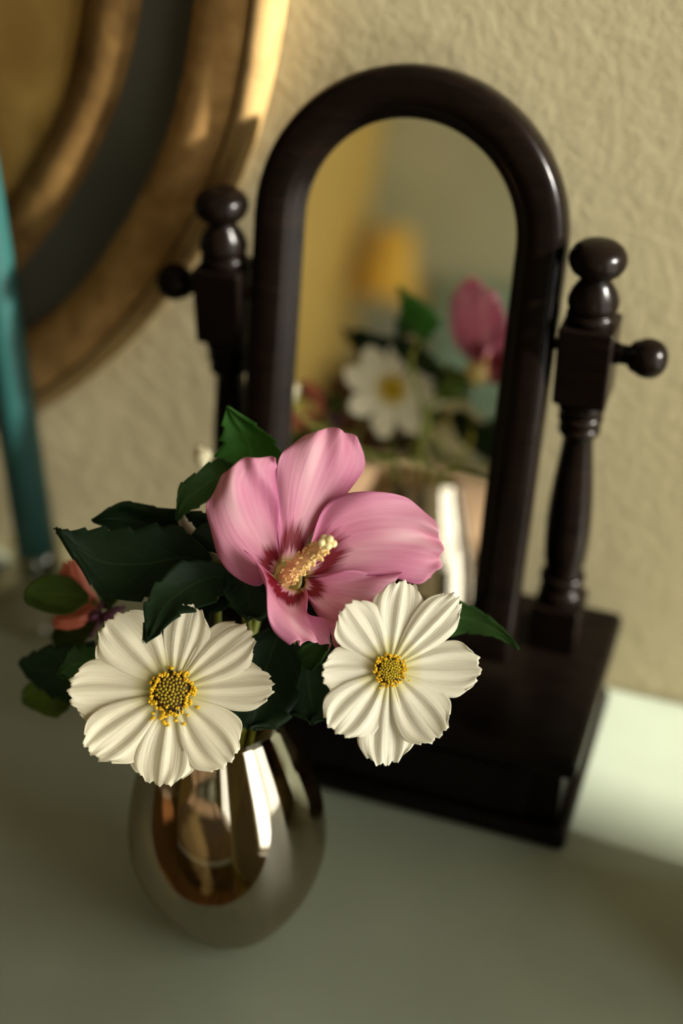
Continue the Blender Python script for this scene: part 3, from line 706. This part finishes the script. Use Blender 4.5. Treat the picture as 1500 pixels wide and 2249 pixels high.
# leaves low on the left
sprig(at(230, 1480, 0.575), [
    ([(212, 1430, 216, 1480, .556, 0), (185, 1415, 190, 1498, .553, 1.5), (158, 1422, 160, 1502, .550, 2), (138, 1452, 140, 1494, .548, 1), (128, 1482, 130, 1486, .547, 0)], 'leaf_mid', dict(serr=0.14, sfreq=5)),
    ([(210, 1410, 200, 1520, .585, 0), (150, 1412, 150, 1540, .588, 3), (95, 1422, 105, 1528, .591, 3), (58, 1438, 66, 1500, .594, 2), (40, 1452, 42, 1460, .596, 0)], 'leaf_dark', dict(serr=0.10, sfreq=5)),
    ([(200, 1480, 170, 1530, .592, 0), (140, 1480, 150, 1560, .596, 3), (85, 1490, 118, 1578, .600, 3), (52, 1510, 80, 1562, .604, 2), (48, 1540, 52, 1548, .606, 0)], 'leaf_olive', dict(serr=0.05, sfreq=5)),
    ([(230, 1360, 200, 1400, .600, 0), (190, 1330, 170, 1420, .605, 2), (150, 1350, 140, 1425, .610, 3), (112, 1395, 118, 1420, .614, 0)], 'leaf_olive', dict(serr=0.06, sfreq=5)),
], 'small dark veined leaves low on the left, beside the brownish centred cosmos', None, [(214, 1455, .556), (205, 1465, .585), (185, 1505, .592), (215, 1380, .6)], (-0.014, 0.002))

# salmon bloom with its own olive leaf, far left
sb = at(205, 1320, 0.590)
sal = thing('salmon_bloom', sb, 'salmon pink bloom with an olive leaf, half hidden by the dark leaves', 'flower')
sinv = Matrix.Translation(-sb)
def srow(*a): return [at(*p) for p in a]
skin('petal', [srow((222, 1330, 0.592), (212, 1322, 0.590), (206, 1312, 0.592)), srow((204, 1300, 0.588), (186, 1296, 0.584), (170, 1282, 0.588)), srow((185, 1262, 0.588), (165, 1258, 0.583), (134, 1266, 0.588)), srow((165, 1228, 0.589), (152, 1232, 0.585), (138, 1240, 0.589))], M['salmon'], sal, 24, 15, 0.0014, 5, seed=1, inv=sinv)
skin('petal', [srow((222, 1325, 0.592), (214, 1336, 0.590), (212, 1348, 0.592)), srow((182, 1340, 0.588), (180, 1356, 0.584), (186, 1374, 0.588)), srow((142, 1348, 0.589), (138, 1362, 0.586), (148, 1384, 0.589)), srow((118, 1354, 0.591), (116, 1366, 0.589), (120, 1380, 0.591))], M['salmon'], sal, 24, 15, 0.0014, 5, seed=4, inv=sinv)
skin('petal', [srow((200, 1310, 0.600), (205, 1322, 0.601), (200, 1335, 0.600)), srow((178, 1285, 0.600), (175, 1322, 0.604), (178, 1360, 0.600)), srow((165, 1278, 0.600), (158, 1322, 0.605), (165, 1368, 0.600))], M['salmon'], sal, 18, 13, 0.0012, 5, seed=6, inv=sinv)
leaf([(196, 1305, 194, 1322, 0.582, 0), (150, 1268, 150, 1348, 0.581, 3), (105, 1264, 104, 1345, 0.580, 3), (70, 1280, 68, 1332, 0.580, 2), (54, 1304, 54, 1310, 0.580, 0)], M['leaf_olive'], sal, sinv, 0.0, 5)
leaf([(225, 1335, 235, 1340, 0.588, 0), (215, 1300, 258, 1320, 0.584, 2), (228, 1282, 262, 1296, 0.582, 1), (245, 1280, 250, 1282, 0.581, 0)], M['leaf_olive'], sal, sinv, 0.0, 5)
MB().tube([sinv @ p for p in stem_pts(sb, Vector((0.5, 0.2, -0.8)), jitter=(-0.016, 0.010))], 0.0013, 8).build('stem', M['stem'], sal, smooth=True)
# wilted purple bloom
pb = at(222, 1352, 0.590)
pur = thing('wilted_bloom', pb, 'shrivelled purple bloom between the salmon bloom and the brownish centred cosmos', 'flower')
pinv = Matrix.Translation(-pb)
for q, (a, b) in enumerate((((275, 1334), (262, 1348)), ((232, 1318), (216, 1330)), ((196, 1344), (190, 1362)), ((205, 1402), (194, 1396)), ((244, 1366), (236, 1380)))):
    c = Vector((222, 1352)); m1 = (Vector(a)+c)/2; m2 = (Vector(b)+c)/2
    skin('petal', [srow((c.x, c.y-6, .590), (c.x+2, c.y, .588), (c.x, c.y+6, .590)), srow((m1.x, m1.y-9, .588), ((m1.x+m2.x)/2, (m1.y+m2.y)/2, .584), (m2.x, m2.y+9, .588)), srow((a[0], a[1]-3, .589), ((a[0]+b[0])/2, (a[1]+b[1])/2, .586), (b[0], b[1]+3, .589))], M['purple'], pur, 16, 11, 0.0012, 6, seed=q, inv=pinv)
MB().tube([pinv @ p for p in stem_pts(pb, Vector((0.5, 0.2, -0.8)), jitter=(-0.010, 0.006))], 0.0010, 8).build('stem', M['stem'], pur, smooth=True)
# tiny white buds on a thin stalk
wb = at(450, 1030, 0.645)
bud = thing('white_bud_sprig', wb, 'tiny cream white buds on a thin stalk behind the upright leaf', 'flower')
for q, (u, v, r) in enumerate(((443, 1006, 0.0034), (438, 994, 0.0026), (452, 1000, 0.0026), (446, 1022, 0.0022))):
    p = at(u, v, 0.645+0.002*(q % 2))-wb
    MB().ball(p, r, (1, 1, 1.25), 14, 10).build('bud', M['bud_w'], bud, smooth=True)
MB().tube([p-wb for p in stem_pts(wb, Vector((0.5, -0.1, -0.9)), jitter=(0.014, 0.006))], 0.0008, 8).build('stem', M['stem'], bud, smooth=True)

# ================================================================== BESIDE AND BEHIND THE CAMERA
# tall box right of the mirror, added out of view to shade the dresser
kb = thing('sun_blocker_box', (0.105, 0.435, T), 'tall dark box added out of view right of the mirror to shade the dresser', 'box')
MB().box(-0.042, 0.042, -0.045, 0.045, 0, 0.105).build('blocker_box_body', M['walnut_h'], kb, bevel=0.003)
MB().box(-0.044, 0.044, -0.047, 0.047, 0.1052, 0.132).build('lid', M['walnut_h'], kb, bevel=0.005)
MB().box(-0.006, 0.006, -0.0485, -0.0472, 0.094, 0.118).build('clasp', M['brass'], kb)
# mustard wardrobe, bed and lamp that the mirror shows
wd = thing('wardrobe', (-1.53, -2.38, 0), 'tall mustard painted wardrobe reflected at the edge of the mirror', 'wardrobe')
MB().box(-0.37, 0.37, -0.30, 0.28, 0.06, 2.05).build('wardrobe_body', M['mustard'], wd, bevel=0.006)
MB().box(-0.35, 0.35, -0.28, 0.26, 0.0, 0.0595).build('plinth', M['mustard'], wd)
for s in (-1, 1):
    d = MB().box(min(0.004*s, 0.362*s), max(0.004*s, 0.362*s), 0.2805, 0.302, 0.09, 2.02).build('door', M['mustard'], wd, bevel=0.004)
    MB().lathe([(0.005, 0), (0.005, 0.012), (0.014, 0.018), (0.012, 0.028), (0.0005, 0.03)], (0.035*s, 0.302, 1.0), 18, 'y').build('knob', M['brass'], d, smooth=True)
nsd = thing('nightstand', (-1.045, -2.54, 0), 'narrow stained oak nightstand under the yellow lamp', 'nightstand')
MB().box(-0.10, 0.095, -0.13, 0.14, 0.725, 0.75).build('top', M['dark_wood2'], nsd, bevel=0.003)
MB().box(-0.09, 0.085, -0.12, 0.125, 0.35, 0.7245).build('drawer_case', M['dark_wood2'], nsd, bevel=0.003)
for z in (0.37, 0.55):
    d = MB().box(-0.08, 0.075, 0.1255, 0.135, z, z+0.16).build('drawer', M['dark_wood2'], nsd, bevel=0.003)
    MB().ball((0, 0.142, z+0.08), 0.009, (1, 1, 1), 12, 8).build('knob', M['brass'], d, smooth=True)
for sx in (-0.09, 0.06):
    for sy in (-0.12, 0.10): MB().box(sx, sx+0.025, sy, sy+0.025, 0, 0.3495).build('leg', M['dark_wood2'], nsd)
lm = thing('bedside_lamp', (-1.047, -2.54, 0.75), 'bedside lamp with flared yellow shade reflected in the mirror', 'lamp')
MB().lathe([(0.04, 0.0), (0.042, 0.006), (0.03, 0.014), (0.014, 0.03), (0.022, 0.07), (0.030, 0.11), (0.016, 0.165), (0.006, 0.18), (0.006, 0.23)], n=32).build('base', M['ceramic'], lm, smooth=True)
MB().lathe([(0.080, 0.205), (0.077, 0.22), (0.065, 0.30), (0.052, 0.38), (0.048, 0.39), (0.0465, 0.39), (0.0635, 0.30), (0.0785, 0.205)], n=40).build('shade', M['shade'], lm, smooth=True)
bd = thing('bed', (-0.24, -1.70, 0), 'bed with pale teal headboard and tan wool blanket reflected in the mirror', 'bed')
MB().box(-0.69, 0.69, -0.99, -0.93, 0.10, 1.03).build('headboard', M['teal_cloth'], bd, bevel=0.025, seg=4)
MB().box(-0.68, 0.68, -0.9295, 0.95, 0.12, 0.34).build('bed_frame', M['dark_wood2'], bd, bevel=0.01)
for sx in (-0.66, 0.60):
    for sy in (-0.98, 0.86): MB().box(sx, sx+0.06, sy, sy+0.06, 0, 0.0995 if sy < 0 else 0.1195).build('leg', M['dark_wood2'], bd)
MB().box(-0.665, 0.665, -0.92, 0.93, 0.3405, 0.56).build('mattress', M['pillow'], bd, bevel=0.05, seg=4)
MB().box(-0.685, 0.685, -0.45, 0.96, 0.40, 0.585).build('bedspread', M['tan_wool'], bd, bevel=0.05, seg=5)
for xx in (-0.33, 0.33):
    MB().ball((xx, -0.70, 0.625), 0.26, (1.05, 0.72, 0.28), 28, 16).build('pillow', M['pillow'], bd, smooth=True)
